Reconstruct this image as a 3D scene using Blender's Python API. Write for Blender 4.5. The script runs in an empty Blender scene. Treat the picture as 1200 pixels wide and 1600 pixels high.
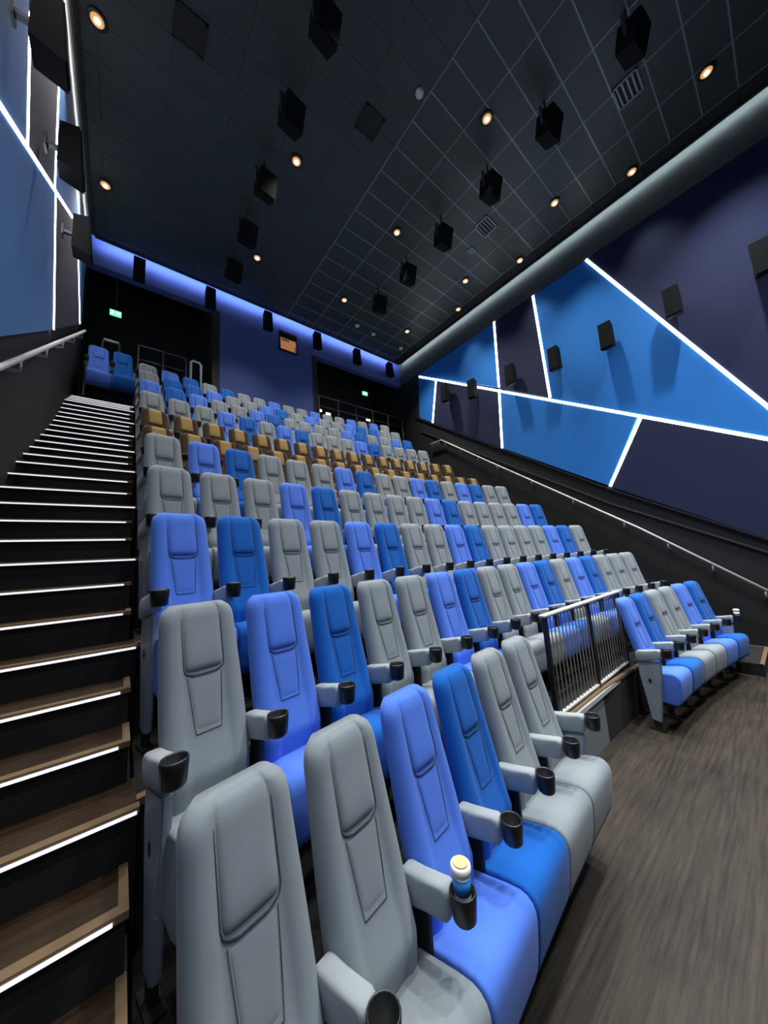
import bpy, bmesh, math, random
from mathutils import Vector, Matrix
random.seed(7)
scn = bpy.context.scene
COL = scn.collection

# ------------------------------------------------------------------ camera, world, exposure
Z0 = 2.87                      # eye height above the front floor
cam_d = bpy.data.cameras.new('camera')
cam = bpy.data.objects.new('camera', cam_d); COL.objects.link(cam)
r_ = (0.78174696, -0.62012736, -0.06567916)
d_ = (0.0378131, 0.15226878, -0.98761551)
f_ = (0.62244828, 0.76958189, 0.1424846)
cam.matrix_world = Matrix(((r_[0], -d_[0], -f_[0], 0), (r_[1], -d_[1], -f_[1], 0), (r_[2], -d_[2], -f_[2], Z0), (0, 0, 0, 1)))
cam_d.sensor_fit = 'HORIZONTAL'; cam_d.sensor_width = 36.0; cam_d.lens = 512.083 / 1200 * 36
cam_d.clip_start = 0.02; cam_d.clip_end = 200
scn.camera = cam
w = bpy.data.worlds.new('world'); scn.world = w; w.use_nodes = True
w.node_tree.nodes['Background'].inputs[0].default_value = (0.01, 0.012, 0.016, 1)
w.node_tree.nodes['Background'].inputs[1].default_value = 1.0
vs = scn.view_settings
vs.view_transform = 'Standard'; vs.look = 'None'; vs.exposure = 0.0; vs.gamma = 1.0; vs.use_curve_mapping = False
DOWN_W = 1350.0                # each ceiling spot
LED_E = 13.0                    # wall light lines
COVE_E = 24.0                  # cove strips
STEP_E = .95                   # stair nosing lights

# ------------------------------------------------------------------ room constants
XL, XR, YB, YF, ZC = -1.242, 12.0, 12.61, -5.0, 10.715 + Z0
CURV = -0.019
ROWS = {1: (2.07, 0.0), 2: (3.08, .718), 3: (4.137, 1.52), 4: (5.167, 2.273), 5: (6.238, 3.071), 6: (7.3, 3.85),
        7: (8.4, 4.64), 8: (9.6, 5.33), 9: (10.5, 6.07), 10: (11.25, 6.72), 11: (12.0, 7.35)}
LAND = 5.05 + Z0
def cur(X): return CURV * (X - 5) ** 2

# ------------------------------------------------------------------ materials
def mat(name, color, rough=.6, metal=0.0, emit=None, es=0.0, bump=None, spec=.5, sheen=0.0, var=None):
    m = bpy.data.materials.new(name); m.use_nodes = True
    nt = m.node_tree; b = nt.nodes['Principled BSDF']
    b.inputs['Base Color'].default_value = (*color, 1); b.inputs['Roughness'].default_value = rough
    b.inputs['Metallic'].default_value = metal
    b.inputs['Specular IOR Level'].default_value = spec
    if sheen: b.inputs['Sheen Weight'].default_value = sheen
    if emit:
        b.inputs['Emission Color'].default_value = (*emit, 1); b.inputs['Emission Strength'].default_value = es
    if var or bump:
        tc = nt.nodes.new('ShaderNodeTexCoord')
        nz = nt.nodes.new('ShaderNodeTexNoise'); nt.links.new(tc.outputs['Object'], nz.inputs['Vector'])
        nz.inputs['Detail'].default_value = 6
    if var:
        nz.inputs['Scale'].default_value = var[0]
        mx = nt.nodes.new('ShaderNodeMix'); mx.data_type = 'RGBA'
        mx.inputs[6].default_value = (*[c * (1 - var[1]) for c in color], 1)
        mx.inputs[7].default_value = (*[min(1, c * (1 + var[1])) for c in color], 1)
        nt.links.new(nz.outputs['Fac'], mx.inputs[0]); nt.links.new(mx.outputs[2], b.inputs['Base Color'])
    if bump:
        n2 = nt.nodes.new('ShaderNodeTexNoise'); n2.inputs['Scale'].default_value = bump[0]; n2.inputs['Detail'].default_value = 3
        nt.links.new(tc.outputs['Object'], n2.inputs['Vector'])
        bp = nt.nodes.new('ShaderNodeBump'); bp.inputs['Strength'].default_value = bump[1]; bp.inputs['Distance'].default_value = .01
        nt.links.new(n2.outputs['Fac'], bp.inputs['Height']); nt.links.new(bp.outputs['Normal'], b.inputs['Normal'])
    return m

def fabric(name, c): return mat(name, c, .92, bump=(420, .10), spec=.15, sheen=.10, var=(7, .08))
FAB = {'G': fabric('grey_fabric', (.245, .285, .31)), 'P': fabric('periwinkle_fabric', (.085, .205, .74)),
       'B': fabric('royal_blue_fabric', (.008, .115, .47)), 'T': fabric('tan_leather', (.34, .225, .08)), 'D': fabric('brown_leather', (.055, .032, .016))}
ARM = fabric('arm_fabric', (.32, .365, .39))
PANEL = mat('panel_paint', (.27, .33, .38), .55, bump=(60, .1))
BLACK = mat('black_plastic', (.012, .013, .014), .38)
SEAM = mat('seam_thread', (.035, .045, .06), .8)
MATTE = mat('matte_black', (.008, .009, .011), .7)
SPK = mat('speaker_black', (.009, .010, .011), .85, spec=.08)
GRILLE = mat('speaker_grille', (.006, .008, .009), .9, spec=.08, bump=(220, .6))
CEILM = mat('ceiling_tile_paint', (.032, .045, .042), .5, var=(1.2, .2))
BARM = mat('grid_bar_paint', (.17, .21, .21), .3)
STEEL = mat('brushed_steel', (.62, .62, .60), .35, .85)
RAILW = mat('rail_paint', (.62, .63, .62), .4, .2)
NOSE = mat('nosing_aluminium', (.20, .135, .075), .5, .2)
CARPET = mat('black_carpet', (.008, .008, .009), .95, bump=(120, .3))
WAIN = mat('dark_wainscot', (.009, .010, .012), .75, bump=(50, .15))
NAVY = mat('navy_fabric', (.010, .018, .068), .9, bump=(90, .2), var=(1.5, .12))
PLUM = mat('plum_navy_fabric', (.030, .032, .075), .9, bump=(90, .2), var=(1.5, .12))
BLUEW = mat('blue_wall_fabric', (.016, .21, .68), .9, bump=(90, .2), var=(1.5, .06))
BLUEL = mat('left_blue_wall_fabric', (.075, .235, .56), .9, bump=(90, .2), var=(1.5, .06))
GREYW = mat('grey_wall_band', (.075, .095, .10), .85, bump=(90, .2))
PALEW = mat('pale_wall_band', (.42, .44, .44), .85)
BACKB = mat('back_wall_blue', (.055, .095, .30), .8, bump=(60, .1))
LED = mat('light_line', (.9, .92, 1), .5, emit=(.93, .96, 1), es=LED_E)
COVE = mat('cove_light', (.9, .9, .9), .5, emit=(.92, .98, 1), es=COVE_E)
COVEL = mat('left_cove_light', (.9, .9, .9), .5, emit=(1, 1, .98), es=COVE_E * .5)
COVEB = mat('blue_cove_light', (.4, .5, 1), .5, emit=(.50, .62, 1), es=COVE_E * 2.4)
STEPL = mat('step_light', (.9, .9, 1), .5, emit=(.88, .88, 1), es=STEP_E)
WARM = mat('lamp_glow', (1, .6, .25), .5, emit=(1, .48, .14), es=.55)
WARMC = mat('lamp_core_glow', (1, .8, .5), .5, emit=(1, .78, .5), es=12)
EXITG = mat('exit_green', (.05, .6, .2), .5, emit=(.10, .85, .28), es=2.2)
EXITW = mat('exit_white', (.8, 1, .85), .5, emit=(.7, 1, .75), es=3)
WARM2 = mat('low_lamp_glow', (1, .8, .6), .5, emit=(1, .75, .5), es=2.5)
PROJ = mat('projection_glow', (.6, .25, .1), .5, emit=(.8, .28, .11), es=.4)
WHITE = mat('white_card', (.8, .8, .76), .5)
CREAM = mat('cream_lid', (.75, .55, .28), .5)
CUPB = mat('cup_blue', (.03, .28, .75), .45)
CUPR = mat('cup_brown', (.30, .10, .05), .5)
LOWW = mat('low_wall_paint', (.16, .19, .21), .6, bump=(40, .1))
GLASS = mat('dark_glass', (.02, .02, .025), .1)

def floor_mat(name, dark, light, scale=1.0):
    m = bpy.data.materials.new(name); m.use_nodes = True
    nt = m.node_tree; b = nt.nodes['Principled BSDF']
    tc = nt.nodes.new('ShaderNodeTexCoord'); mp = nt.nodes.new('ShaderNodeMapping')
    mp.inputs['Scale'].default_value = (1.6 * scale, 30 * scale, 1)
    nt.links.new(tc.outputs['Object'], mp.inputs['Vector'])
    n = nt.nodes.new('ShaderNodeTexNoise'); n.inputs['Scale'].default_value = 1.0; n.inputs['Detail'].default_value = 8; n.inputs['Roughness'].default_value = .7
    nt.links.new(mp.outputs['Vector'], n.inputs['Vector'])
    n2 = nt.nodes.new('ShaderNodeTexNoise'); n2.inputs['Scale'].default_value = 1.3
    nt.links.new(tc.outputs['Object'], n2.inputs['Vector'])
    ad = nt.nodes.new('ShaderNodeMath'); ad.operation = 'MULTIPLY_ADD'; ad.inputs[1].default_value = .35
    nt.links.new(n2.outputs['Fac'], ad.inputs[0]); nt.links.new(n.outputs['Fac'], ad.inputs[2])
    cr = nt.nodes.new('ShaderNodeValToRGB')
    cr.color_ramp.elements[0].position = .5; cr.color_ramp.elements[0].color = (*dark, 1)
    cr.color_ramp.elements[1].position = .9; cr.color_ramp.elements[1].color = (*light, 1)
    nt.links.new(ad.outputs[0], cr.inputs[0]); nt.links.new(cr.outputs[0], b.inputs['Base Color'])
    b.inputs['Roughness'].default_value = .55; b.inputs['Specular IOR Level'].default_value = .35
    bp = nt.nodes.new('ShaderNodeBump'); bp.inputs['Strength'].default_value = .2; bp.inputs['Distance'].default_value = .01
    nt.links.new(n.outputs['Fac'], bp.inputs['Height']); nt.links.new(bp.outputs['Normal'], b.inputs['Normal'])
    return m
FLOOR = floor_mat('wood_look_vinyl', (.007, .0055, .004), (.054, .043, .029))
TREAD = floor_mat('stair_vinyl', (.010, .0055, .0022), (.05, .026, .009), 1.6)

# ------------------------------------------------------------------ mesh helpers
def mesh(name, verts, faces, m, smooth=False):
    me = bpy.data.meshes.new(name); me.from_pydata([tuple(v) for v in verts], [], faces); me.update()
    bm = bmesh.new(); bm.from_mesh(me); bmesh.ops.recalc_face_normals(bm, faces=bm.faces); bm.to_mesh(me); bm.free()
    if m: me.materials.append(m)
    if smooth:
        for p in me.polygons: p.use_smooth = True
    return me
def obj(name, me, parent=None, loc=None, rot=None):
    o = bpy.data.objects.new(name, me); COL.objects.link(o)
    if parent: o.parent = parent
    if loc: o.location = loc
    if rot: o.rotation_euler = rot
    return o
def box_vf(x0, x1, y0, y1, z0, z1):
    v = [(x0, y0, z0), (x1, y0, z0), (x1, y1, z0), (x0, y1, z0), (x0, y0, z1), (x1, y0, z1), (x1, y1, z1), (x0, y1, z1)]
    f = [(0, 3, 2, 1), (4, 5, 6, 7), (0, 1, 5, 4), (1, 2, 6, 5), (2, 3, 7, 6), (3, 0, 4, 7)]
    return v, f
def box(name, x0, x1, y0, y1, z0, z1, m, parent=None):
    v, f = box_vf(x0, x1, y0, y1, z0, z1); return obj(name, mesh(name, v, f, m), parent)
def join(parts):
    V, F = [], []
    for v, f in parts:
        n = len(V); V += list(v); F += [tuple(i + n for i in q) for q in f]
    return V, F
def bbox_me(name, x0, x1, y0, y1, z0, z1, m, bev=.02, seg=2):
    v, f = box_vf(x0, x1, y0, y1, z0, z1)
    bm = bmesh.new(); vs_ = [bm.verts.new(p) for p in v]
    for q in f: bm.faces.new([vs_[i] for i in q])
    bmesh.ops.recalc_face_normals(bm, faces=bm.faces)
    bmesh.ops.bevel(bm, geom=bm.edges[:], offset=bev, segments=seg, profile=.5, affect='EDGES')
    me = bpy.data.meshes.new(name); bm.to_mesh(me); bm.free(); me.materials.append(m)
    for p in me.polygons: p.use_smooth = True
    return me
def tube_vf(pts, r, n=8, cap=True):
    pts = [Vector(p) for p in pts]; V = []; F = []
    for i, p in enumerate(pts):
        t = (pts[min(i + 1, len(pts) - 1)] - pts[max(i - 1, 0)]).normalized()
        a = t.cross(Vector((0, 0, 1)))
        if a.length < 1e-3: a = t.cross(Vector((0, 1, 0)))
        a.normalize(); b = t.cross(a)
        for k in range(n):
            an = 2 * math.pi * k / n; V.append(p + a * math.cos(an) * r + b * math.sin(an) * r)
    for i in range(len(pts) - 1):
        for k in range(n):
            F.append((i * n + k, i * n + (k + 1) % n, (i + 1) * n + (k + 1) % n, (i + 1) * n + k))
    if cap:
        F.append(tuple(range(n))); F.append(tuple(range((len(pts) - 1) * n, len(pts) * n)))
    return V, F
def tube(name, pts, r, m, parent=None, n=8):
    v, f = tube_vf(pts, r, n); return obj(name, mesh(name, v, f, m, True), parent)
def lathe_vf(prof, n=20, c=(0, 0, 0)):
    V, F = [], []
    for (r, z) in prof:
        for k in range(n):
            a = 2 * math.pi * k / n; V.append((c[0] + r * math.cos(a), c[1] + r * math.sin(a), c[2] + z))
    for i in range(len(prof) - 1):
        for k in range(n): F.append((i * n + k, i * n + (k + 1) % n, (i + 1) * n + (k + 1) % n, (i + 1) * n + k))
    F.append(tuple(range(n))); F.append(tuple(range((len(prof) - 1) * n, len(prof) * n)))
    return V, F
def prism_vf(poly, fn0, fn1):
    n = len(poly); V = [fn0(p) for p in poly] + [fn1(p) for p in poly]
    F = [tuple(range(n)), tuple(range(n, 2 * n))] + [(i, (i + 1) % n, n + (i + 1) % n, n + i) for i in range(n)]
    return V, F
def tag(o, label, cat, group=None):
    o['label'] = label; o['category'] = cat
    if group: o['group'] = group
    return o
def struct(o, label=None):
    o['kind'] = 'structure'
    if label: o['label'] = label
    return o
def empty(name, loc, rz=0, label=None, cat=None, group=None):
    o = bpy.data.objects.new(name, None); COL.objects.link(o); o.location = loc; o.rotation_euler = (0, 0, rz); o.empty_display_size = .1
    if label: tag(o, label, cat, group)
    return o
ORD = ['first', 'second', 'third', 'fourth', 'fifth', 'sixth', 'seventh', 'eighth', 'ninth', 'tenth', 'eleventh', 'twelfth', 'thirteenth',
       'fourteenth', 'fifteenth', 'sixteenth', 'seventeenth', 'eighteenth', 'nineteenth', 'twentieth']
def sst(a, b, x):
    t = max(0, min(1, (x - a) / (b - a))); return t * t * (3 - 2 * t)

# ------------------------------------------------------------------ setting: floor, tiers, walls, ceiling
struct(box('floor', XL - .2, XR + .2, YF, 2.6, -.15, 0, FLOOR), 'dark wood look floor in front of the seats')
SX0, SX1 = .13, 10.32
def tier(i):
    Yp, Fp = ROWS[i - 1]; Yc, Fz = ROWS[i]
    back = ROWS[i][0] + .16 if i < 11 else YB - .02
    xs = [SX0 + (SX1 - SX0) * k / 20 for k in range(21)]
    V, F = [], []
    for x in xs:
        y0 = Yp + .10 + cur(x); y1 = back + (cur(x) if i < 11 else 0)
        V += [(x, y0, Fp - .3), (x, y0, Fz), (x, y1, Fz), (x, y1, Fp - .3)]
    for k in range(20):
        a = k * 4; b = a + 4
        for j in range(4): F.append((a + j, a + (j + 1) % 4, b + (j + 1) % 4, b + j))
    F += [(0, 1, 2, 3), (80, 83, 82, 81)]
    t = struct(obj('floor', mesh('floor_tier', V, F, CARPET)), 'dark carpeted seating tier of the %s row' % ORD[i - 1])
    V, F = [], []
    for x in xs:
        y0 = Yp + .10 + cur(x)
        V += [(x, y0 - .012, Fz - .03), (x, y0 - .012, Fz + .012), (x, y0 + .05, Fz + .012), (x, y0 + .05, Fz - .03)]
    for k in range(20):
        a = k * 4; b = a + 4
        for j in range(4): F.append((a + j, a + (j + 1) % 4, b + (j + 1) % 4, b + j))
    F += [(0, 1, 2, 3), (80, 83, 82, 81)]
    obj('nosing', mesh('tier_nosing', V, F, NOSE), t)
for i in range(2, 12): tier(i)

def stairs(x0, x1, dy, lit, label):
    root = struct(empty('stairs', ((x0 + x1) / 2, ROWS[1][0] + dy - .7, 0)), label)
    ox, oy = root.location.x, root.location.y
    lev = []
    for i in range(2, 12):
        Ya = ROWS[i - 1][0] + dy; Yprev = ROWS[i - 2][0] + dy if i > 2 else Ya - 1.0
        for j in (2, 1, 0):
            lev.append((Ya - (Ya - Yprev) / 3 * j, ROWS[i][1] - (ROWS[i][1] - ROWS[i - 1][1]) / 3 * j, j))
    yl, zl = lev[-1][0], lev[-1][1]
    for j in range(1, 4): lev.append((yl + .34 * j, zl + (LAND - zl) / 3 * j, 3 - j))
    for n, (y, z, j) in enumerate(lev):
        ynext = lev[n + 1][0] + .03 if n + 1 < len(lev) else YB + 2.4
        zlow = max(0, z - .62)
        xr = x1 - (.045 if j else 0)
        st = box('step', x0 - ox, xr - ox, y - oy, ynext - oy, zlow, z, TREAD if lit else CARPET, root)
        if lit or n < 1:
            # riser face, nosing profile that returns along the open end, light line under it
            box('riser', x0 - ox, xr - ox + .002, y - oy - .006, y - oy + .0, zlow, z - .03, CARPET, st)
            parts = [box_vf(x0 - ox, xr - ox + .012, y - oy - .02, y - oy + .042, z - .028, z + .008)]
            if j: parts.append(box_vf(xr - ox - .03, xr - ox + .012, y - oy + .042, ynext - oy - .03, z - .028, z + .008))
            v, f = join(parts); obj('nosing', mesh('nosing', v, f, NOSE), st)
        if lit:
            box('light_strip', x0 - ox, xr - ox - (.05 if j else 0), y - oy - .026, y - oy - .019, z - .026, z - .009, STEPL, st)
    return root
stairs(XL, SX0, -.42, True, 'wood look aisle stairs with lit nosings along the left wall')
stairs(SX1, XR, -.58, False, 'dark aisle stairs along the right wall')

# walls
wl = struct(box('wall_left', XL - .25, XL, YF, YB + 2.6, 0, ZC + .7, WAIN), 'left side wall')
wr = struct(box('wall_right', XR, XR + .25, YF, YB + 2.6, 0, ZC + .7, WAIN), 'right side wall')
struct(box('wall_front', XL - .25, XR + .25, YF - .25, YF, 0, ZC + .7, WAIN), 'front wall behind the viewer')

def wall_panel(name, side, poly, m, parent, d=.05):
    X = XR if side > 0 else XL
    V, F = prism_vf(poly, lambda p: (X, p[0], p[1] + Z0), lambda p: (X - side * d, p[0], p[1] + Z0))
    return obj(name, mesh(name, V, F, m), parent)
# right wall fabric panels, (Y, Z above eye)
RP = [([(11.25, 9.55), (6.58, 9.58), (6.71, 6.72), (11.05, 9.42)], BLUEW), ([(6.52, 9.58), (4.90, 9.58), (4.82, 5.42), (6.66, 6.66)], NAVY),
      ([(4.82, 9.58), (3.03, 9.58), (-.55, 1.86), (4.74, 5.32)], BLUEW), ([(2.97, 9.58), (-5, 9.58), (-5, -1.1), (-.64, 1.80)], NAVY),
      ([(11.12, 9.36), (10.0, 8.70), (10.45, 6.62), (11.3, 7.2)], BLUEW), ([(9.93, 8.66), (6.74, 6.62), (6.91, 4.17), (10.40, 6.58)], NAVY),
      ([(6.66, 6.57), (2.42, 3.72), (3.43, 1.83), (6.84, 4.13)], BLUEW), ([(2.31, 3.63), (-.6, 1.73), (-5, -1.18), (-5, -3.0), (-3.9, -2.86), (3.37, 1.77)], NAVY)]
for poly, m in RP: wall_panel('fabric_panel', 1, poly, m, wr)
box('wall_band', XR - .03, XR, YF, YB + .0, 9.62 + Z0, ZC + .66, GREYW, wr)
# left wall fabric panels
def ls(y): return 5.21 + .692 * (y - 4.79)
def lb(y): return 2.93 + .692 * (y - 5.6)
LP = [([(-5, ls(-5) + .04), (5.56, ls(5.56) + .05), (5.1, 7.3), (4.45, 9.36), (-5, 9.36)], BLUEL),
      ([(5.64, ls(5.64) + .05), (7.33, ls(7.33) + .05), (6.86, 9.1), (6.77, 9.36), (4.53, 9.36), (5.18, 7.3)], PLUM),
      ([(7.40, ls(7.4) + .05), (9.9, ls(9.9) + .05), (10.6, 9.36), (6.85, 9.36), (6.94, 9.1)], BLUEL),
      ([(-5, ls(-5) - .04), (7.44, ls(7.44) - .04), (8.32, lb(8.32)), (-3.0, -2.86 + .1), (-5, -2.86 + .1)], BLUEL),
      ([(7.52, ls(7.52) - .04), (10.2, ls(10.2) - .04), (11.95, lb(11.95)), (8.40, lb(8.4))], PLUM),
      ([(10.28, ls(10.28) - .04), (10.7, 9.3), (12.3, 9.3), (12.4, lb(12.4)), (12.03, lb(12.03))], BLUEL)]
for poly, m in LP: wall_panel('fabric_panel', -1, poly, m, wl)
box('wall_band', XL, XL + .03, YF, YB, 9.40 + Z0, ZC + .66, PALEW, wl)

def led(side, a, b, label, wd=.075):
    if side < 0: wd = .05
    X = (XR if side > 0 else XL); v = Vector((0, b[0] - a[0], b[1] - a[1])); L = v.length
    t = v.normalized(); n = Vector((0, -t.z, t.y)) * wd / 2
    base = [Vector((0, a[0], a[1] + Z0)) - n, Vector((0, a[0], a[1] + Z0)) + n, Vector((0, b[0], b[1] + Z0)) + n, Vector((0, b[0], b[1] + Z0)) - n]
    x0, x1 = X - side * .012, X - side * .062
    V = [(x0, p.y, p.z) for p in base] + [(x1, p.y, p.z) for p in base]
    F = [(0, 1, 2, 3), (4, 5, 6, 7)] + [(i, (i + 1) % 4, 4 + (i + 1) % 4, 4 + i) for i in range(4)]
    o = obj('led_light_strip', mesh('led', V, F, LED)); tag(o, label, 'light strip', 'light lines on the side walls'); return o
led(1, (11.08, 9.40), (-.62, 1.78), 'long gently falling white light line across the right wall')
led(1, (3.0, 9.58), (-.58, 1.84), 'steep diagonal white light line at the right edge of the right wall')
led(1, (6.55, 9.60), (6.69, 6.72), 'upright white light line crossing from band to long line on right wall')
led(1, (6.70, 6.60), (6.875, 4.16), 'upright white light line below the long line on right wall')
led(1, (4.86, 9.58), (4.78, 5.40), 'leaning white light line left of the two wall speakers on blue panel')
led(1, (9.965, 8.64), (10.43, 6.60), 'short white light line at the far end of the right wall')
led(1, (2.36, 3.66), (3.40, 1.80), 'short slanted white light line under the long line on right wall')
led(-1, (-3, ls(-3)), (9.36, ls(9.36)), 'long diagonal white light line on the left wall')
led(-1, (5.60, ls(5.6) + .06), (5.14, 7.3), 'upright light line nearest the viewer on the left wall')
led(-1, (7.365, ls(7.365) + .06), (6.90, 9.1), 'upright light line behind the black speaker on left wall')
led(-1, (7.48, ls(7.48) - .06), (8.36, lb(8.36)), 'upright light line below the diagonal on left wall')
led(-1, (10.24, ls(10.24) - .06), (11.99, lb(11.99)), 'upright light line at the far end of left wall')

# wainscot trims and handrails
def slope_bar(name, side, pts, w_, h_, m, parent=None):
    X = XR if side > 0 else XL
    V, F = [], []
    for (y, z) in pts:
        for dx, dz in ((0, -h_ / 2), (w_, -h_ / 2), (w_, h_ / 2), (0, h_ / 2)): V.append((X - side * dx, y, z + Z0 + dz))
    for i in range(len(pts) - 1):
        for j in range(4): F.append((i * 4 + j, i * 4 + (j + 1) % 4, i * 4 + 4 + (j + 1) % 4, i * 4 + 4 + j))
    e = (len(pts) - 1) * 4; F += [(0, 1, 2, 3), (e, e + 1, e + 2, e + 3)]
    return obj(name, mesh(name, V, F, m), parent)
TRIM = mat('brown_trim', (.05, .035, .028), .6)
struct(slope_bar('trim_1', 1, [(11.3, 7.05 - .62), (3.4, 1.22), (-3.2, -2.5)], .05, .05, TRIM), 'slim brown rail on the right wall')
struct(slope_bar('trim_2', 1, [(11.6, 7.34), (3.4, 1.70), (-3.9, -2.8)], .07, .05, WAIN), 'dark capping under the right wall panels')
def handrail(side, pts, label, nb):
    X = (XR if side > 0 else XL) - side * .16
    root = empty('handrail', (X, pts[0][0], pts[0][1] + Z0), 0, label, 'handrail', 'handrails on the side walls')
    off = Vector((X, pts[0][0], pts[0][1] + Z0))
    P = [Vector((X, y, z + Z0)) - off for y, z in pts]
    tube('rail', P, .034, RAILW, root, 10)
    for k in range(nb):
        t = (k + .5) / nb * (len(P) - 1); i = int(t); p = P[i].lerp(P[i + 1], t - i)
        tube('bracket', [p, p + Vector((0, 0, -.16)), p + Vector((side * .16, 0, -.2))], .022, RAILW, root, 6)
handrail(1, [(.25, -1.60), (2.84, .42), (7.13, 3.48), (9.9, 5.48), (10.6, 5.5)], 'pale handrail on brackets sloping down the right wall', 13)
handrail(-1, [(-1.5, -2.2), (5.72, 2.80), (12.2, 7.30)], 'pale handrail sloping up the left wall above the stairs', 9)

# back wall with two dark recesses
struct(box('wall_back', 2.66, 6.52, YB, YB + .3, 0, ZC + .7, BACKB), 'blue middle section of the back wall')
struct(box('wall_back', XL, 2.66, YB, YB + .3, 9.95 + Z0, ZC + .7, BACKB), 'blue strip above the left rear entrance')
struct(box('wall_back', 6.52, XR, YB, YB + .3, 9.55 + Z0, ZC + .7, BACKB), 'blue strip above the right rear entrance')
struct(box('wall_back', XL - .2, XR + .2, YB + 2.4, YB + 2.6, 0, ZC + .7, MATTE), 'black wall deep in the rear entrances')
struct(box('wall_back', 2.4, 2.66, YB + .02, YB + 2.4, 0, ZC + .7, MATTE), 'black side of left rear entrance')
struct(box('wall_back', 6.52, 6.8, YB + .02, YB + 2.4, 0, ZC + .7, MATTE), 'black side of right rear entrance')
struct(box('floor', SX0, 2.5, YB - .02, YB + 2.4, LAND - .4, LAND, CARPET), 'landing floor of the left rear entrance')
struct(box('floor', 6.7, SX1, YB - .02, YB + 2.4, LAND - .4, LAND, CARPET), 'landing floor of the right rear entrance')

# ceiling: slab with dark tiles in a bar grid, stops short of three walls for the light coves
CL, CR, CB = .22, .30, .34     # widths of the light coves along left, right and back wall
ce = struct(box('ceiling', XL + CL, XR - CR, YF, YB - CB, ZC, ZC + .12, MATTE), 'dark suspended tile ceiling')
struct(box('ceiling', XL - .25, XR + .25, YF, YB + 2.6, ZC + .7, ZC + .85, MATTE), 'black upper ceiling over the light coves')
TX, TY = 1.2, .64
GRIDX = 5.24                   # left of this bars are omitted, imitating the grid lost as light falls off
gx = [6.44 + TX * k for k in range(-6, 5)]; gx = [x for x in gx if XL + CL < x < XR - CR]
gy = [1.14 + TY * k for k in range(-10, 18)]; gy = [y for y in gy if YF < y < YB - CB]
ex = [XL + CL] + gx + [XR - CR]; ey = [YF] + gy + [YB - CB]
tile_cache = {}
for a, b in zip(ex[:-1], ex[1:]):
    for c, d in zip(ey[:-1], ey[1:]):
        plain = b < GRIDX + .01; edge = b > XR - CR - .01
        key = (round(b - a, 3), round(d - c, 3), plain, edge); g_ = .003 if plain else .018
        if key not in tile_cache:
            v, f = box_vf(-(b - a) / 2 + g_, (b - a) / 2 - g_, -(d - c) / 2 + g_, (d - c) / 2 - g_, -.02, .002)
            tile_cache[key] = mesh('ceiling_tile', v, f, MATTE if edge else CEILM)
        t_ = obj('ceiling_tile', tile_cache[key], ce, ((a + b) / 2, (c + d) / 2, ZC))
bx_ = mesh('grid_bar', *box_vf(-.014, .014, YF, YB - CB, -.026, .0), BARM)
for x in gx:
    if x >= GRIDX - .01: obj('grid_bar', bx_, ce, (x, 0, ZC))
by_ = mesh('grid_bar', *box_vf(GRIDX, gx[-1], -.016, .016, -.027, .0), BARM)
for y in gy: obj('grid_bar', by_, ce, (0, y, ZC))
def fascia(p0, p1, q0, q1):       # upstand and lip of a light trough, each ((x0, x1), (y0, y1))
    v, f = join([box_vf(*p0, *p1, ZC - .05, ZC + .16), box_vf(*q0, *q1, ZC - .05, ZC - .03)]); obj('edge_fascia', mesh('edge_fascia', v, f, MATTE), ce)
yr = (YF, YB - CB)
fascia((XR - CR, XR - CR + .02), yr, (XR - CR + .02, XR - CR + .08), yr)
fascia((XL + CL - .02, XL + CL), yr, (XL + CL - .08, XL + CL - .02), yr)
fascia((XL + CL, XR - CR), (YB - CB, YB - CB + .02), (XL + CL, XR - CR), (YB - CB + .02, YB - CB + .08))
tag(box('cove_light', XR - CR + .03, XR - CR + .07, YF + .1, YB - CB, ZC - .03, ZC + .03, COVE), 'white cove light along the top of right wall', 'light strip')
tag(box('cove_light', XL + CL - .07, XL + CL - .03, YF + .1, YB - CB, ZC - .03, ZC + .03, COVEL), 'white cove light along the top of left wall', 'light strip')
tag(box('cove_light', XL + CL + .1, XR - CR - .1, YB - CB + .03, YB - CB + .07, ZC - .03, ZC + .03, COVEB), 'blue cove light along the top of back wall', 'light strip')

# ------------------------------------------------------------------ ceiling things
ring_me = mesh('trim_ring', *lathe_vf([(.10, 0), (.165, 0), (.165, -.03), (.15, -.045), (.10, -.03)], 20), BLACK, True)
core_me = mesh('lamp_core', *lathe_vf([(.055, -.05), (.04, -.06)], 16), WARMC)
halo_me = mesh('lamp_halo', *lathe_vf([(.108, -.034), (.095, -.052)], 20), WARM)  # dim emissive ring standing in for the warm glow around the core
DL = [(-.75, 3.2), (-.75, 6.87), (-.72, 10.32), (3.27, 6.77), (3.32, 10.18), (6.71, 3.2), (6.74, 6.68), (6.80, 10.08), (10.19, -.34), (11.2, 1.36),
      (10.19, 3.11), (11.2, 4.83), (10.24, 6.59), (11.2, 7.72), (10.26, 10.03), (3.3, 3.2), (-.75, -.3), (3.3, -.3), (6.7, -.3), (3.3, -3.4), (6.7, -3.4), (10.2, -3.4), (-.75, -3.4)]
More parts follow.
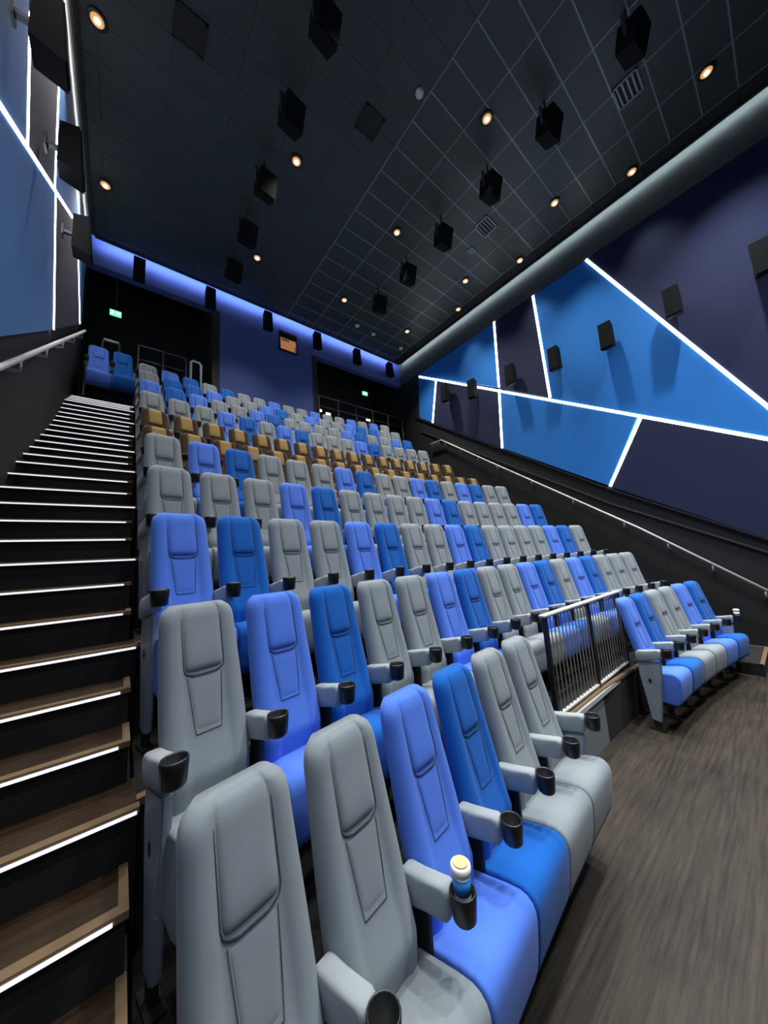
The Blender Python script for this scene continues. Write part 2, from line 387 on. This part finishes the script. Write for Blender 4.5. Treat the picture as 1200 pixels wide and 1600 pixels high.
DLAB = {(-.75, 6.87): 'warm round ceiling spot at the top left corner near left wall', (-.72, 10.32): 'warm round ceiling spot by the left wall near the back',
        (3.27, 6.77): 'warm ceiling spot left of the black ceiling hatch in mid ceiling', (3.32, 10.18): 'warm ceiling spot nearest the left half of back wall',
        (6.71, 3.2): 'large warm ceiling spot among the grid lines right of hatch', (6.74, 6.68): 'warm ceiling spot between two hanging speakers in mid ceiling',
        (6.80, 10.08): 'small warm ceiling spot before the middle of back wall', (10.19, -.34): 'ceiling spot at the top right corner of the photo',
        (11.2, 1.36): 'ceiling spot close to the right wall, second from the viewer', (10.19, 3.11): 'ceiling spot right of the third hanging speaker',
        (11.2, 4.83): 'small ceiling spot hugging the right wall cove midway', (10.24, 6.59): 'small ceiling spot before the far ceiling vent',
        (11.2, 7.72): 'tiny ceiling spot hugging the right wall toward the back', (10.26, 10.03): 'tiny ceiling spot by the far right corner'}
for n, (x, y) in enumerate(DL):
    o = empty('downlight', (x, y, ZC - .025), 0, DLAB.get((x, y), 'ceiling spot beyond the top edge of the photo, %s of those over the front' % ORD[max(0, n - 14)]), 'ceiling light', 'recessed ceiling spots')
    obj('trim_ring', ring_me, o); obj('lamp_halo', halo_me, o); obj('lamp_core', core_me, o)
    ld = bpy.data.lights.new('downlight_lamp', 'SPOT'); ld.energy = DOWN_W * (.3 if x > 11 else .45 if x < 0 else 2.1 if (x > 6 and y < 1) else 1); ld.color = (.96, .98, 1) if y < 2 else (1, .93, .84); ld.spot_size = math.radians(66 if x > 11 else 92); ld.spot_blend = 1.0; ld.shadow_soft_size = .12
    lo = bpy.data.objects.new('downlight_lamp', ld); COL.objects.link(lo); lo.parent = o; lo.location = (0, 0, -.08)

spk_me = {}
def speaker_meshes():
    # hanging box with sloped back
    poly = [(-.20, -.30), (.16, -.24), (.20, .26), (-.20, .30)]
    V, F = prism_vf(poly, lambda p: (-.22, p[0], p[1]), lambda p: (.22, p[0], p[1])); spk_me['hb'] = mesh('cabinet', V, F, SPK)
    spk_me['hg'] = mesh('grille', *box_vf(-.20, .20, -.225, -.199, -.27, .27), GRILLE)
    v, f = join([box_vf(-.26, -.235, -.03, .03, -.05, .42), box_vf(.235, .26, -.03, .03, -.05, .42), box_vf(-.26, .26, -.03, .03, .42, .445)])
    spk_me['hy'] = mesh('yoke', v, f, STEEL_D)
    spk_me['hp'] = mesh('drop_pole', *lathe_vf([(.03, .44), (.03, .80)], 10), STEEL_D)
    # wall box, faces along local -y
    poly = [(-.24, -.50), (.10, -.40), (.10, .42), (-.16, .50)]
    V, F = prism_vf(poly, lambda p: (-.19, p[0], p[1]), lambda p: (.19, p[0], p[1])); spk_me['wb'] = mesh('cabinet', V, F, SPK)
    V, F = prism_vf([(-.262, -.46), (-.235, -.46), (-.16, .46), (-.187, .46)], lambda p: (-.17, p[0], p[1]), lambda p: (.17, p[0], p[1])); spk_me['wg'] = mesh('grille', V, F, GRILLE)
    v, f = join([box_vf(-.04, .04, .09, .28, -.02, .04), box_vf(-.09, .09, .26, .29, -.12, .14)])
    spk_me['wk'] = mesh('wall_bracket', v, f, STEEL_D)
STEEL_D = mat('dark_steel', (.09, .10, .11), .4, .6)
speaker_meshes()
def hang(x, y, z, rz, label):
    o = empty('hanging_speaker', (x, y, z), rz, label, 'speaker', 'speakers hung from the ceiling')
    c = obj('cabinet', spk_me['hb'], o); c.rotation_euler = (math.radians(18), 0, 0); obj('grille', spk_me['hg'], c)
    obj('yoke', spk_me['hy'], o); obj('drop_pole', spk_me['hp'], o)
for n, y in enumerate([.55, 2.2, 3.8, 5.52, 7.17, 8.82]):
    hang(7.6, y, ZC - .81, -.12, 'black speaker hung among the ceiling grid lines, %s of the right line from the viewer' % ORD[n])
for n, y in enumerate([4.04, 5.6, 7.3, 8.88, 10.42]):
    hang(2.61, y, ZC - .81, .12, 'black speaker hung from the dark ceiling half, %s of the left line from the viewer' % ORD[n])
def wallspk(x, y, z, rz, label, group, sc=1.0):
    o = empty('wall_speaker', (x, y, z), rz, label, 'speaker', group); o.scale = (sc, sc, sc)
    c = obj('cabinet', spk_me['wb'], o); obj('grille', spk_me['wg'], c); obj('wall_bracket', spk_me['wk'], o)
    return o
for n, (y, z) in enumerate([(-.5, 6.45), (1.14, 6.45), (2.74, 6.42), (4.32, 6.52), (5.96, 6.75), (7.74, 7.0), (9.2, 7.5)]):
    wallspk(XR - .34, y, z + Z0, -math.pi / 2, 'black speaker on the right wall, %s from the viewer end' % ORD[n], 'speakers on the right wall', .88)
for n, (y, z) in enumerate([(4.42, 6.15), (6.22, 6.65), (8.05, 6.8)]):
    wallspk(XL + .34, y, z + Z0, math.pi / 2, ['large speaker at the top left corner above the stairs', 'black speaker over the upright light line on left wall', 'third speaker along the left wall under the diagonal light line', 'farthest speaker on the left wall by the back corner'][n], 'speakers on the left wall', .86)
for n, x in enumerate([.12, 2.26, 4.4, 6.66, 8.84, 10.96]):
    wallspk(x, YB - .31, 10.05 + Z0, 0, 'black speaker on the blue back wall, %s from the left' % ORD[n], 'speakers on the back wall', .85)

def hatch(x, y, s, label):
    o = empty('ceiling_hatch', (x, y, ZC - .03), 0, label, 'hatch')
    v, f = join([box_vf(-s, s, -s, -s + .04, -.03, .01), box_vf(-s, s, s - .04, s, -.03, .01), box_vf(-s, -s + .04, -s, s, -.03, .01), box_vf(s - .04, s, -s, s, -.03, .01)])
    obj('frame', mesh('frame', v, f, MATTE), o); box('door_leaf', -s + .04, s - .04, -s + .04, s - .04, -.02, .01, MATTE, o)
hatch(4.41, 4.99, .27, 'black square hatch in the middle of the dark ceiling'); hatch(.68, 5.97, .28, 'black square hatch at the top of the photo by the left')
def vent(x, y, sx, sy, label):
    o = empty('air_vent', (x, y, ZC - .028), 0, label, 'vent')
    v, f = join([box_vf(-sx, sx, -sy, -sy + .035, -.03, .01), box_vf(-sx, sx, sy - .035, sy, -.03, .01), box_vf(-sx, -sx + .035, -sy, sy, -.03, .01), box_vf(sx - .035, sx, -sy, sy, -.03, .01)])
    obj('frame', mesh('frame', v, f, RAILG), o); box('backing', -sx + .03, sx - .03, -sy + .03, sy - .03, .0, .012, MATTE, o)
    sm = mesh('slat', *box_vf(-sx + .03, sx - .03, -.02, .02, -.02, -.005), RAILG)
    for k in range(4): obj('slat', sm, o, (0, -sy + (k + 1) * 2 * sy / 5, 0), (math.radians(30), 0, 0))
RAILG = mat('grey_enamel', (.22, .26, .28), .4)
vent(9.03, .88, .29, .25, 'slatted ceiling vent beside the nearest hanging speaker'); vent(9.05, 4.84, .30, .25, 'slatted ceiling vent in mid grid toward the right wall')
vent(9.36, 5.65, .12, .10, 'small dark ceiling vent just behind the mid grid vent')
det_me = mesh('detector', *lathe_vf([(.10, 0), (.10, -.03), (.06, -.07), (.03, -.08)], 16), RAILW, True)
for n, (x, y) in enumerate([(8.09, 11.05), (9.04, 11.1), (10.86, 11.17), (5.03, 3.88)]):
    tag(obj('smoke_detector', det_me, None, (x, y, ZC - .028)), ['pale smoke detector at far ceiling, leftmost of three by the back wall', 'pale smoke detector at far ceiling, middle of three by the back wall',
        'pale smoke detector nearest the far right corner', 'lone pale smoke detector where the grid lines begin'][n], 'detector', 'ceiling detectors')

# ------------------------------------------------------------------ back wall things
o = empty('projection_window', (5.4, YB - .02, 9.68 + Z0), 0, 'projection window glowing orange in the blue back wall', 'window')
v, f = join([box_vf(-.40, .40, -.05, .02, .36, .46), box_vf(-.40, .40, -.05, .02, -.46, -.40), box_vf(-.40, -.36, -.05, .02, -.46, .46), box_vf(.36, .40, -.05, .02, -.46, .46)])
obj('frame', mesh('frame', v, f, BLACK), o); box('pane', -.36, .36, -.012, .0, -.40, .16, PROJ, o); box('header', -.36, .36, -.012, .0, .16, .36, MATTE, o)
box('lamp_reflection', -.30, .05, -.02, -.012, .02, .14, CREAM, o); box('side_card', .28, .35, -.02, -.012, -.40, -.10, WHITE, o)
def exit_sign(x, y, z, label):
    o = empty('exit_sign', (x, y, z), 0, label, 'sign', 'green exit signs'); o.scale = (.62, .62, .62)
    obj('housing', bbox_me('housing', -.24, .24, -.05, .05, -.15, .15, EXITG, .015), o)
    # running figure and arrow marks on the face
    v, f = join([box_vf(-.15, -.11, -.06, -.049, .05, .09), box_vf(-.17, -.11, -.06, -.049, -.03, .04), box_vf(-.20, -.16, -.06, -.049, -.10, -.03),
                 box_vf(-.11, -.07, -.06, -.049, -.09, -.02), box_vf(0, .12, -.06, -.049, -.015, .02), box_vf(.10, .18, -.06, -.049, -.06, .065)])
    obj('pictogram', mesh('pictogram', v, f, EXITW), o)
    box('hanger', -.02, .02, -.02, .02, .15, (9.95 + Z0 - z) / .62, BLACK, o)
exit_sign(-.44, YB + .25, 8.62 + Z0, 'green exit sign over the left rear entrance'); exit_sign(9.65, YB + .25, 8.62 + Z0, 'green exit sign over the right rear entrance')
def guard(x0, x1, ztop, label, n):
    o = empty('guard_rail', ((x0 + x1) / 2, YB - .12, LAND), 0, label, 'railing', 'guard rails at the rear entrances'); h = (x1 - x0) / 2; zt = ztop + Z0 - LAND
    tube('top_rail', [(-h, 0, zt), (h, 0, zt)], .03, STEEL_D, o)
    tube('mid_rail', [(-h, 0, zt - .5), (h, 0, zt - .5)], .02, STEEL_D, o)
    for k in range(n): x = -h + 2 * h * k / (n - 1); tube('post', [(x, 0, ROWS[11][1] - LAND), (x, 0, zt)], .028, STEEL_D, o)
guard(.2, 1.55, 7.50, 'steel guard rail in front of the left rear entrance', 3); guard(6.75, 11.8, 7.55, 'steel guard rail in front of the right rear entrance', 6)
o = empty('guard_rail', (1.85, YB - .14, LAND), 0, 'bright steel hoop rail left of the blue back wall', 'railing')
tube('hoop', [(-.16, 0, ROWS[11][1] - LAND), (-.16, 0, 2.36), (-.1, 0, 2.42), (.1, 0, 2.40), (.16, 0, 2.34), (.16, 0, ROWS[11][1] - LAND)], .045, RAILW, o)
for n, (x, z) in enumerate([(6.97, 7.05), (7.43, 6.98), (9.78, 7.2)]):
    o = empty('wall_light', (x, YB + .28, z + Z0), 0, ['warm low light at the left end of right rear entrance', 'warm low light second from left in right rear entrance', 'warm low light under the right exit sign'][n], 'wall light', 'lights in the right rear entrance')
    obj('lamp', bbox_me('lamp', -.12, .12, -.03, .03, -.05, .05, WARM2, .01), o)
    box('stand', -.02, .02, -.02, .02, LAND - z - Z0, -.05, STEEL_D, o)
o = empty('guard_rail', (-.5, YB + .2, LAND), 0, 'short pale hoop rail above the top of the left stairs', 'railing')
tube('hoop', [(-.22, 0, 0), (-.22, 0, 2.45), (-.18, 0, 2.5), (.18, 0, 2.5), (.22, 0, 2.45), (.22, 0, 0)], .035, STEEL_D, o)
tube('grip', [(-.19, 0, 2.505), (.19, 0, 2.505)], .045, RAILW, o)

# ------------------------------------------------------------------ cinema seats
HW = .252
def back_front(z):            # y of the front centre line of the backrest
    if z < .95: return -.255 + (.95 - z) * .03
    t = (z - .95) / (1.93 - .95); return -.255 + .245 * t ** .92
def half_w(z):
    wv = HW - .012 * sst(.9, .5, z) - .018 * sst(1.2, 1.93, z)
    r = .085
    if z > 1.93 - r * 1.5:
        t = (z - (1.93 - r * 1.5)) / (r * 1.5); wv -= r * .75 * (1 - math.sqrt(max(0, 1 - t * t)))
    return wv
def back_mesh(m):
    NU, NZ = 26, 40; V = []; F = []
    zs = [.58 + (1.93 - .58) * (k / NZ) for k in range(NZ + 1)]
    def ht(u, z):
        a = abs(u)
        h = .018 * sst(.46, .64, a) * (1 - sst(.74, 1.0, a) * .9) - .036 * max(0, (a - .80) / .20) ** 2.2
        h -= .006 * math.exp(-((a - .50) / .035) ** 2)
        h += .020 * math.exp(-((z - .95) / .14) ** 2) * (1 - sst(.5, .9, a))
        top = max(0, (z - 1.84) / .09); h -= .030 * top ** 2.2
        return h
    for z in zs:
        for k in range(NU + 1):
            u = -1 + 2 * k / NU
            V.append((u * half_w(z), back_front(z) - ht(u, z), z))
    n0 = len(V)
    for z in zs:
        for k in range(NU + 1):
            u = -1 + 2 * k / NU
            th = .14 - .025 * sst(.9, 1.9, z)
            V.append((u * half_w(z) * .985, back_front(z) + th - .03 * max(0, (abs(u) - .8) / .2) ** 2, z))
    W = NU + 1
    for i in range(NZ):
        for k in range(NU):
            F.append((i * W + k, i * W + k + 1, (i + 1) * W + k + 1, (i + 1) * W + k))
            F.append((n0 + i * W + k, n0 + (i + 1) * W + k, n0 + (i + 1) * W + k + 1, n0 + i * W + k + 1))
        for k in (0, NU): F.append((i * W + k, (i + 1) * W + k, n0 + (i + 1) * W + k, n0 + i * W + k))
    for k in range(NU):
        F.append((k, k + 1, n0 + k + 1, n0 + k)); a = NZ * W; F.append((a + k, a + k + 1, n0 + a + k + 1, n0 + a + k))
    return mesh('backrest', V, F, m, True)
def patch(name, m, z0, z1, w0, w1, puff, rc, base=0.002, rec=.007):
    NU, NZ = 16, 18; V, F = [], []
    for i in range(NZ + 1):
        t = i / NZ; z = z0 + (z1 - z0) * t; wv = w0 + (w1 - w0) * t
        if (z - z0) < rc: q = 1 - (z - z0) / rc; wv -= rc * .5 * (1 - math.sqrt(max(0, 1 - q * q)))
        for k in range(NU + 1):
            u = -1 + 2 * k / NU
            e = (1 - abs(u) ** 5) * (1 - (1 - t) ** 7 if name == 'headrest' else (1 - (1 - t) ** 6) * (1 - t ** 8))
            top = max(0, (z - 1.84) / .09)
            V.append((u * wv, back_front(z) - base + rec - ((puff + (.020 * (1 - t) ** 1.3 if name == 'headrest' else 0)) + rec) * max(0, e) ** .5 + .030 * top ** 2.2, z))
    W = NU + 1
    for i in range(NZ):
        for k in range(NU): F.append((i * W + k, i * W + k + 1, (i + 1) * W + k + 1, (i + 1) * W + k))
    n0 = len(V)
    for i in range(NZ + 1):
        for k in range(NU + 1):
            v = V[i * W + k]; V.append((v[0] * .97, v[1] + .035, v[2]))
    for i in range(NZ):
        for k in (0, NU): F.append((i * W + k, (i + 1) * W + k, n0 + (i + 1) * W + k, n0 + i * W + k))
        for k in range(NU): F.append((n0 + i * W + k, n0 + i * W + k + 1, n0 + (i + 1) * W + k + 1, n0 + (i + 1) * W + k))
    for k in range(NU):
        for r in (0, NZ): F.append((r * W + k, r * W + k + 1, n0 + r * W + k + 1, n0 + r * W + k))
    return mesh(name, V, F, m, True)
def seam_mesh():
    P = []
    for z in [1.85, 1.8, 1.72, 1.65, 1.58, 1.54, 1.515, 1.50]:
        q = max(0, (1.55 - z) / .05); P.append((-(.125 - .026 * (1 - math.sqrt(max(0, 1 - q * q)))), back_front(z) - .004, z))
    P.append((-.06, back_front(1.49) - .008, 1.49)); P += [(-x, y, z) for x, y, z in reversed(P)]
    v1 = tube_vf(P, .0036, 5)
    Q = [(-.104, back_front(1.48) - .003, 1.48), (-.088, back_front(1.28) - .004, 1.28), (-.076, back_front(1.16) - .005, 1.16)]
    Q += [(-x, y, z) for x, y, z in reversed(Q)]
    v2 = tube_vf(Q, .0022, 5)
    v, f = join([v1, v2]); return mesh('seam', v, f, SEAM, True)
def loft_x(name, prof, stations, m):
    # closed (y,z) profile lofted along x, each station insets towards the profile centre
    cy = sum(p[0] for p in prof) / len(prof); cz = sum(p[1] for p in prof) / len(prof); n = len(prof); V, F = [], []
    for x, ins in stations:
        for (y, z) in prof:
            d = math.hypot(y - cy, z - cz); k = max(0, 1 - ins / d); V.append((x, cy + (y - cy) * k, cz + (z - cz) * k))
    for i in range(len(stations) - 1):
        for k in range(n): F.append((i * n + k, i * n + (k + 1) % n, (i + 1) * n + (k + 1) % n, (i + 1) * n + k))
    F.append(tuple(range(n))); F.append(tuple(range((len(stations) - 1) * n, len(stations) * n)))
    return mesh(name, V, F, m, True)
CUSH = [(-.18, .70), (-.19, .775), (-.22, .805), (-.30, .822), (-.46, .858), (-.545, .868), (-.585, .858), (-.615, .832), (-.63, .795), (-.632, .75), (-.62, .62), (-.60, .50), (-.585, .45), (-.55, .42), (-.50, .41), (-.30, .43), (-.22, .45), (-.19, .50)]
CST = [(-.282, .026), (-.280, .014), (-.275, .006), (-.266, .0015), (-.255, 0), (-.12, 0), (.12, 0), (.255, 0), (.266, .0015), (.275, .006), (.280, .014), (.282, .026)]
ARMP = [(-.13, 1.00), (-.115, 1.06), (-.12, 1.12), (-.15, 1.155), (-.25, 1.175), (-.38, 1.20), (-.43, 1.21), (-.455, 1.195), (-.46, 1.16), (-.455, 1.09), (-.44, 1.055), (-.30, 1.02), (-.18, .99)]
AST = [(-.048, .03), (-.044, .014), (-.034, .004), (-.02, 0), (.02, 0), (.034, .004), (.044, .014), (.048, .03)]
SMAT = {}
def seat_meshes(c):
    hd = FAB['T'] if c == 'T' else FAB[c]; bk = FAB['D'] if c == 'T' else FAB[c]
    return dict(backrest=back_mesh(bk), headrest=patch('headrest', hd, 1.505, 1.925, .122, .122, .008, .05), lumbar_panel=patch('lumbar_panel', bk, 1.17, 1.48, .074, .102, .004, .03, .002, .004),
                seat_cushion=loft_x('seat_cushion', CUSH, CST, hd))
for c in 'GPBT': SMAT[c] = seat_meshes(c)
seam_me = seam_mesh()
arm_me = loft_x('armrest', ARMP, AST, ARM)
holder_me = mesh('cup_holder', *lathe_vf([(.048, 1.10), (.058, 1.112), (.066, 1.20), (.067, 1.225), (.063, 1.232), (.057, 1.225), (.050, 1.13), (.001, 1.125)], 18, (0, -.525, 0)), BLACK, True)
def panel_mesh():
    poly = [(-.44, 1.03), (-.14, .985), (-.13, .80), (-.17, .45), (-.20, .14), (-.32, .12), (-.37, .45), (-.42, .80)]
    V, F = prism_vf(poly, lambda p: (-.028, p[0], p[1]), lambda p: (.028, p[0], p[1]))
    bm = bmesh.new(); vv = [bm.verts.new(p) for p in V]
    for q in F: bm.faces.new([vv[i] for i in q])
    bmesh.ops.recalc_face_normals(bm, faces=bm.faces); bmesh.ops.bevel(bm, geom=bm.edges[:], offset=.012, segments=2, affect='EDGES')
    me = bpy.data.meshes.new('side_panel'); bm.to_mesh(me); bm.free(); me.materials.append(PANEL); return me
panel_me = panel_mesh()
cap_me = mesh('hole_cap', *tube_vf([(-.031, 0, 0), (.031, 0, 0)], .026, 14), BLACK)
v, f = join([box_vf(-.02, .02, -.30, -.22, 0, .30), box_vf(-.045, .045, -.36, -.16, 0, .025)])
leg_me = mesh('leg', v, f, BLACK)
v, f = join([box_vf(-.25, .25, -.50, -.22, .36, .42), box_vf(-.27, .27, -.30, -.24, .42, .50), box_vf(-.20, .20, -.20, -.16, .45, .75)])
under_me = mesh('seat_frame', v, f, MATTE)
CNAME = {'G': 'grey', 'P': 'periwinkle blue', 'B': 'royal blue', 'T': 'tan leather'}
PITCH = .58
sup_me = mesh('arm_support', *box_vf(-.012, .012, -.30, -.16, .28, 1.02), MATTE)
def seat(c, x, y, z, rz, label, group, end=False, first=False):
    root = empty('cinema_seat', (x, y, z), rz, label, 'seat', group)
    M = SMAT[c]
    if c == 'T': root.scale = (1, 1, .865)
    b = obj('backrest', M['backrest'], root); obj('headrest', M['headrest'], b); obj('lumbar_panel', M['lumbar_panel'], b); obj('seam', seam_me, b)
    obj('seat_cushion', M['seat_cushion'], root); obj('seat_frame', under_me, root)
    for s in ((-1, 1) if end else (-1,)):
        X = s * PITCH / 2
        a = obj('armrest', arm_me, root, (X, 0, 0)); obj('cup_holder', holder_me, a)
        if s == 1 or first:
            p = obj('side_panel', panel_me, root, (X, 0, 0)); cp = obj('hole_cap', cap_me, p, (0, -.26, .72)); cp.scale = (1, .75, 1.4)
        else: obj('arm_support', sup_me, root, (X, 0, 0))
        obj('leg', leg_me, root, (X, 0, 0))
    return root
PAT = {2: 'GPBGGPBGGPBGPBGGG', 3: 'PBGGPBGGPBGGGGPBG', 4: 'GGGPBGGGGPBGGGGPB', 5: 'GPBGGGPBGGPBGPBGG', 6: 'T' * 17, 7: 'T' * 17,
       8: 'GGGPBGPBGGGPBGGGG', 9: 'PBPGGPBGGGGPBGGPB', 10: 'GBBPGGPBGPGGPBBGG', 11: 'GPBGBGGPGGPGGPGPG'}
S0 = .446
def place_row(i, pat, x0, pitch, where):
    Yc, Fz = ROWS[i]
    for k, c in enumerate(pat):
        x = x0 + pitch * k; y = Yc + cur(x); rz = math.atan(2 * CURV * (x - 5))
        lab = '%s cinema seat, %s %s' % (CNAME[c], ORD[k], where)
        seat(c, x, y, Fz, rz, lab, 'cinema seats in the %s row' % ORD[i - 1], k == len(pat) - 1, k == 0)
place_row(1, 'GGPBGG', S0, PITCH, 'from the left stairs in the front row')
place_row(1, 'PBGGPB', 6.88, .62, 'past the front railing in the short right block')
for i in range(2, 12): place_row(i, PAT[i], S0, PITCH, 'from the left stairs in the %s row' % ORD[i - 1])
for k, c in enumerate('PB'):
    seat(c, -.76 + .58 * k, 12.32, LAND, .12, ['periwinkle blue seat alone at the top of the left stairs by wall', 'royal blue seat at the top of the left stairs beside row end'][k], 'seats at the top of the left stairs', k == 1, k == 0)

# ------------------------------------------------------------------ railing of the gap in the front row
BALU = mat('baluster_paint', (.30, .27, .22), .4, .3)
GX0, GX1 = 4.36, 7.20
gy_ = 2.22
root = empty('guard_rail', ((GX0 + GX1) / 2, gy_, ROWS[2][1]), 0, 'dark front railing with pale top rail before second row seats', 'railing')
h = (GX1 - GX0) / 2; zt = 2.01 - ROWS[2][1]
def gyy(x): return cur((GX0 + GX1) / 2 + x) - cur((GX0 + GX1) / 2)
obj('top_rail', bbox_me('top_rail', -h - .05, h + .05, -.045, .045, zt - .03, zt + .005, RAILW, .01), root)
for x in (-h + .02, 0, h - .02): box('post', x - .022, x + .022, -.03, .03, -ROWS[2][1] if x > -h + .1 else 0, zt - .03, BLACK, root)
bal = mesh('baluster', *tube_vf([(0, 0, .05), (0, 0, zt - .03)], .008, 6), BALU)
nb = 26
for k in range(nb):
    x = -h + 2 * h * (k + .5) / nb
    if abs(x) > .05: obj('baluster', bal, root, (x, 0, 0))
obj('bottom_rail', bbox_me('bottom_rail', -h, h, -.025, .025, .03, .065, RAILW, .008), root)
lw = struct(box('trim_3', 3.95, 7.20, gy_ - .06, gy_ + .06, 0, ROWS[2][1] - .07, LOWW), 'grey low wall under the front railing')
box('cap_strip', 3.95, 7.20, gy_ - .09, gy_ + .09, ROWS[2][1] - .07, ROWS[2][1] - .01, RAILW, lw)

# ------------------------------------------------------------------ cups in the holders
def cup(x, y, z, label, body, band, top, s=1.0):
    o = empty('drink_cup', (x, y, z), 0, label, 'cup'); o.scale = (s, s, s)
    obj('cup_body', mesh('cup_body', *lathe_vf([(.036, 0), (.046, .19)], 20), body, True), o)
    obj('print_band', mesh('print_band', *lathe_vf([(.0425, .10), (.0462, .172)], 20), band, True), o)
    l = obj('lid', mesh('lid', *lathe_vf([(.050, .185), (.052, .20), (.050, .215), (.040, .222), (.038, .214)], 20), WHITE, True), o)
    obj('drink_surface', mesh('drink_surface', *lathe_vf([(.037, .2225), (.037, .226)], 20), top), l)
def holder_pos(x, rowi, side):
    Yc, Fz = ROWS[rowi]; rz = math.atan(2 * CURV * (x - 5)); lx, ly = side * PITCH / 2, -.525
    return (x + lx * math.cos(rz) - ly * math.sin(rz), Yc + cur(x) + lx * math.sin(rz) + ly * math.cos(rz), Fz + 1.125)
hp = holder_pos(S0 + 2 * PITCH, 1, -1)
cup(hp[0], hp[1], hp[2] + .0, 'blue and white paper cup in the holder of a front row armrest', WHITE, CUPB, CREAM, 1.0)
hp = holder_pos(6.88 + 5 * .62, 1, 1)
cup(hp[0], hp[1], hp[2], 'small brown and white cup on the far right armrest of the short block', CUPR, WHITE, CREAM, 1.0)
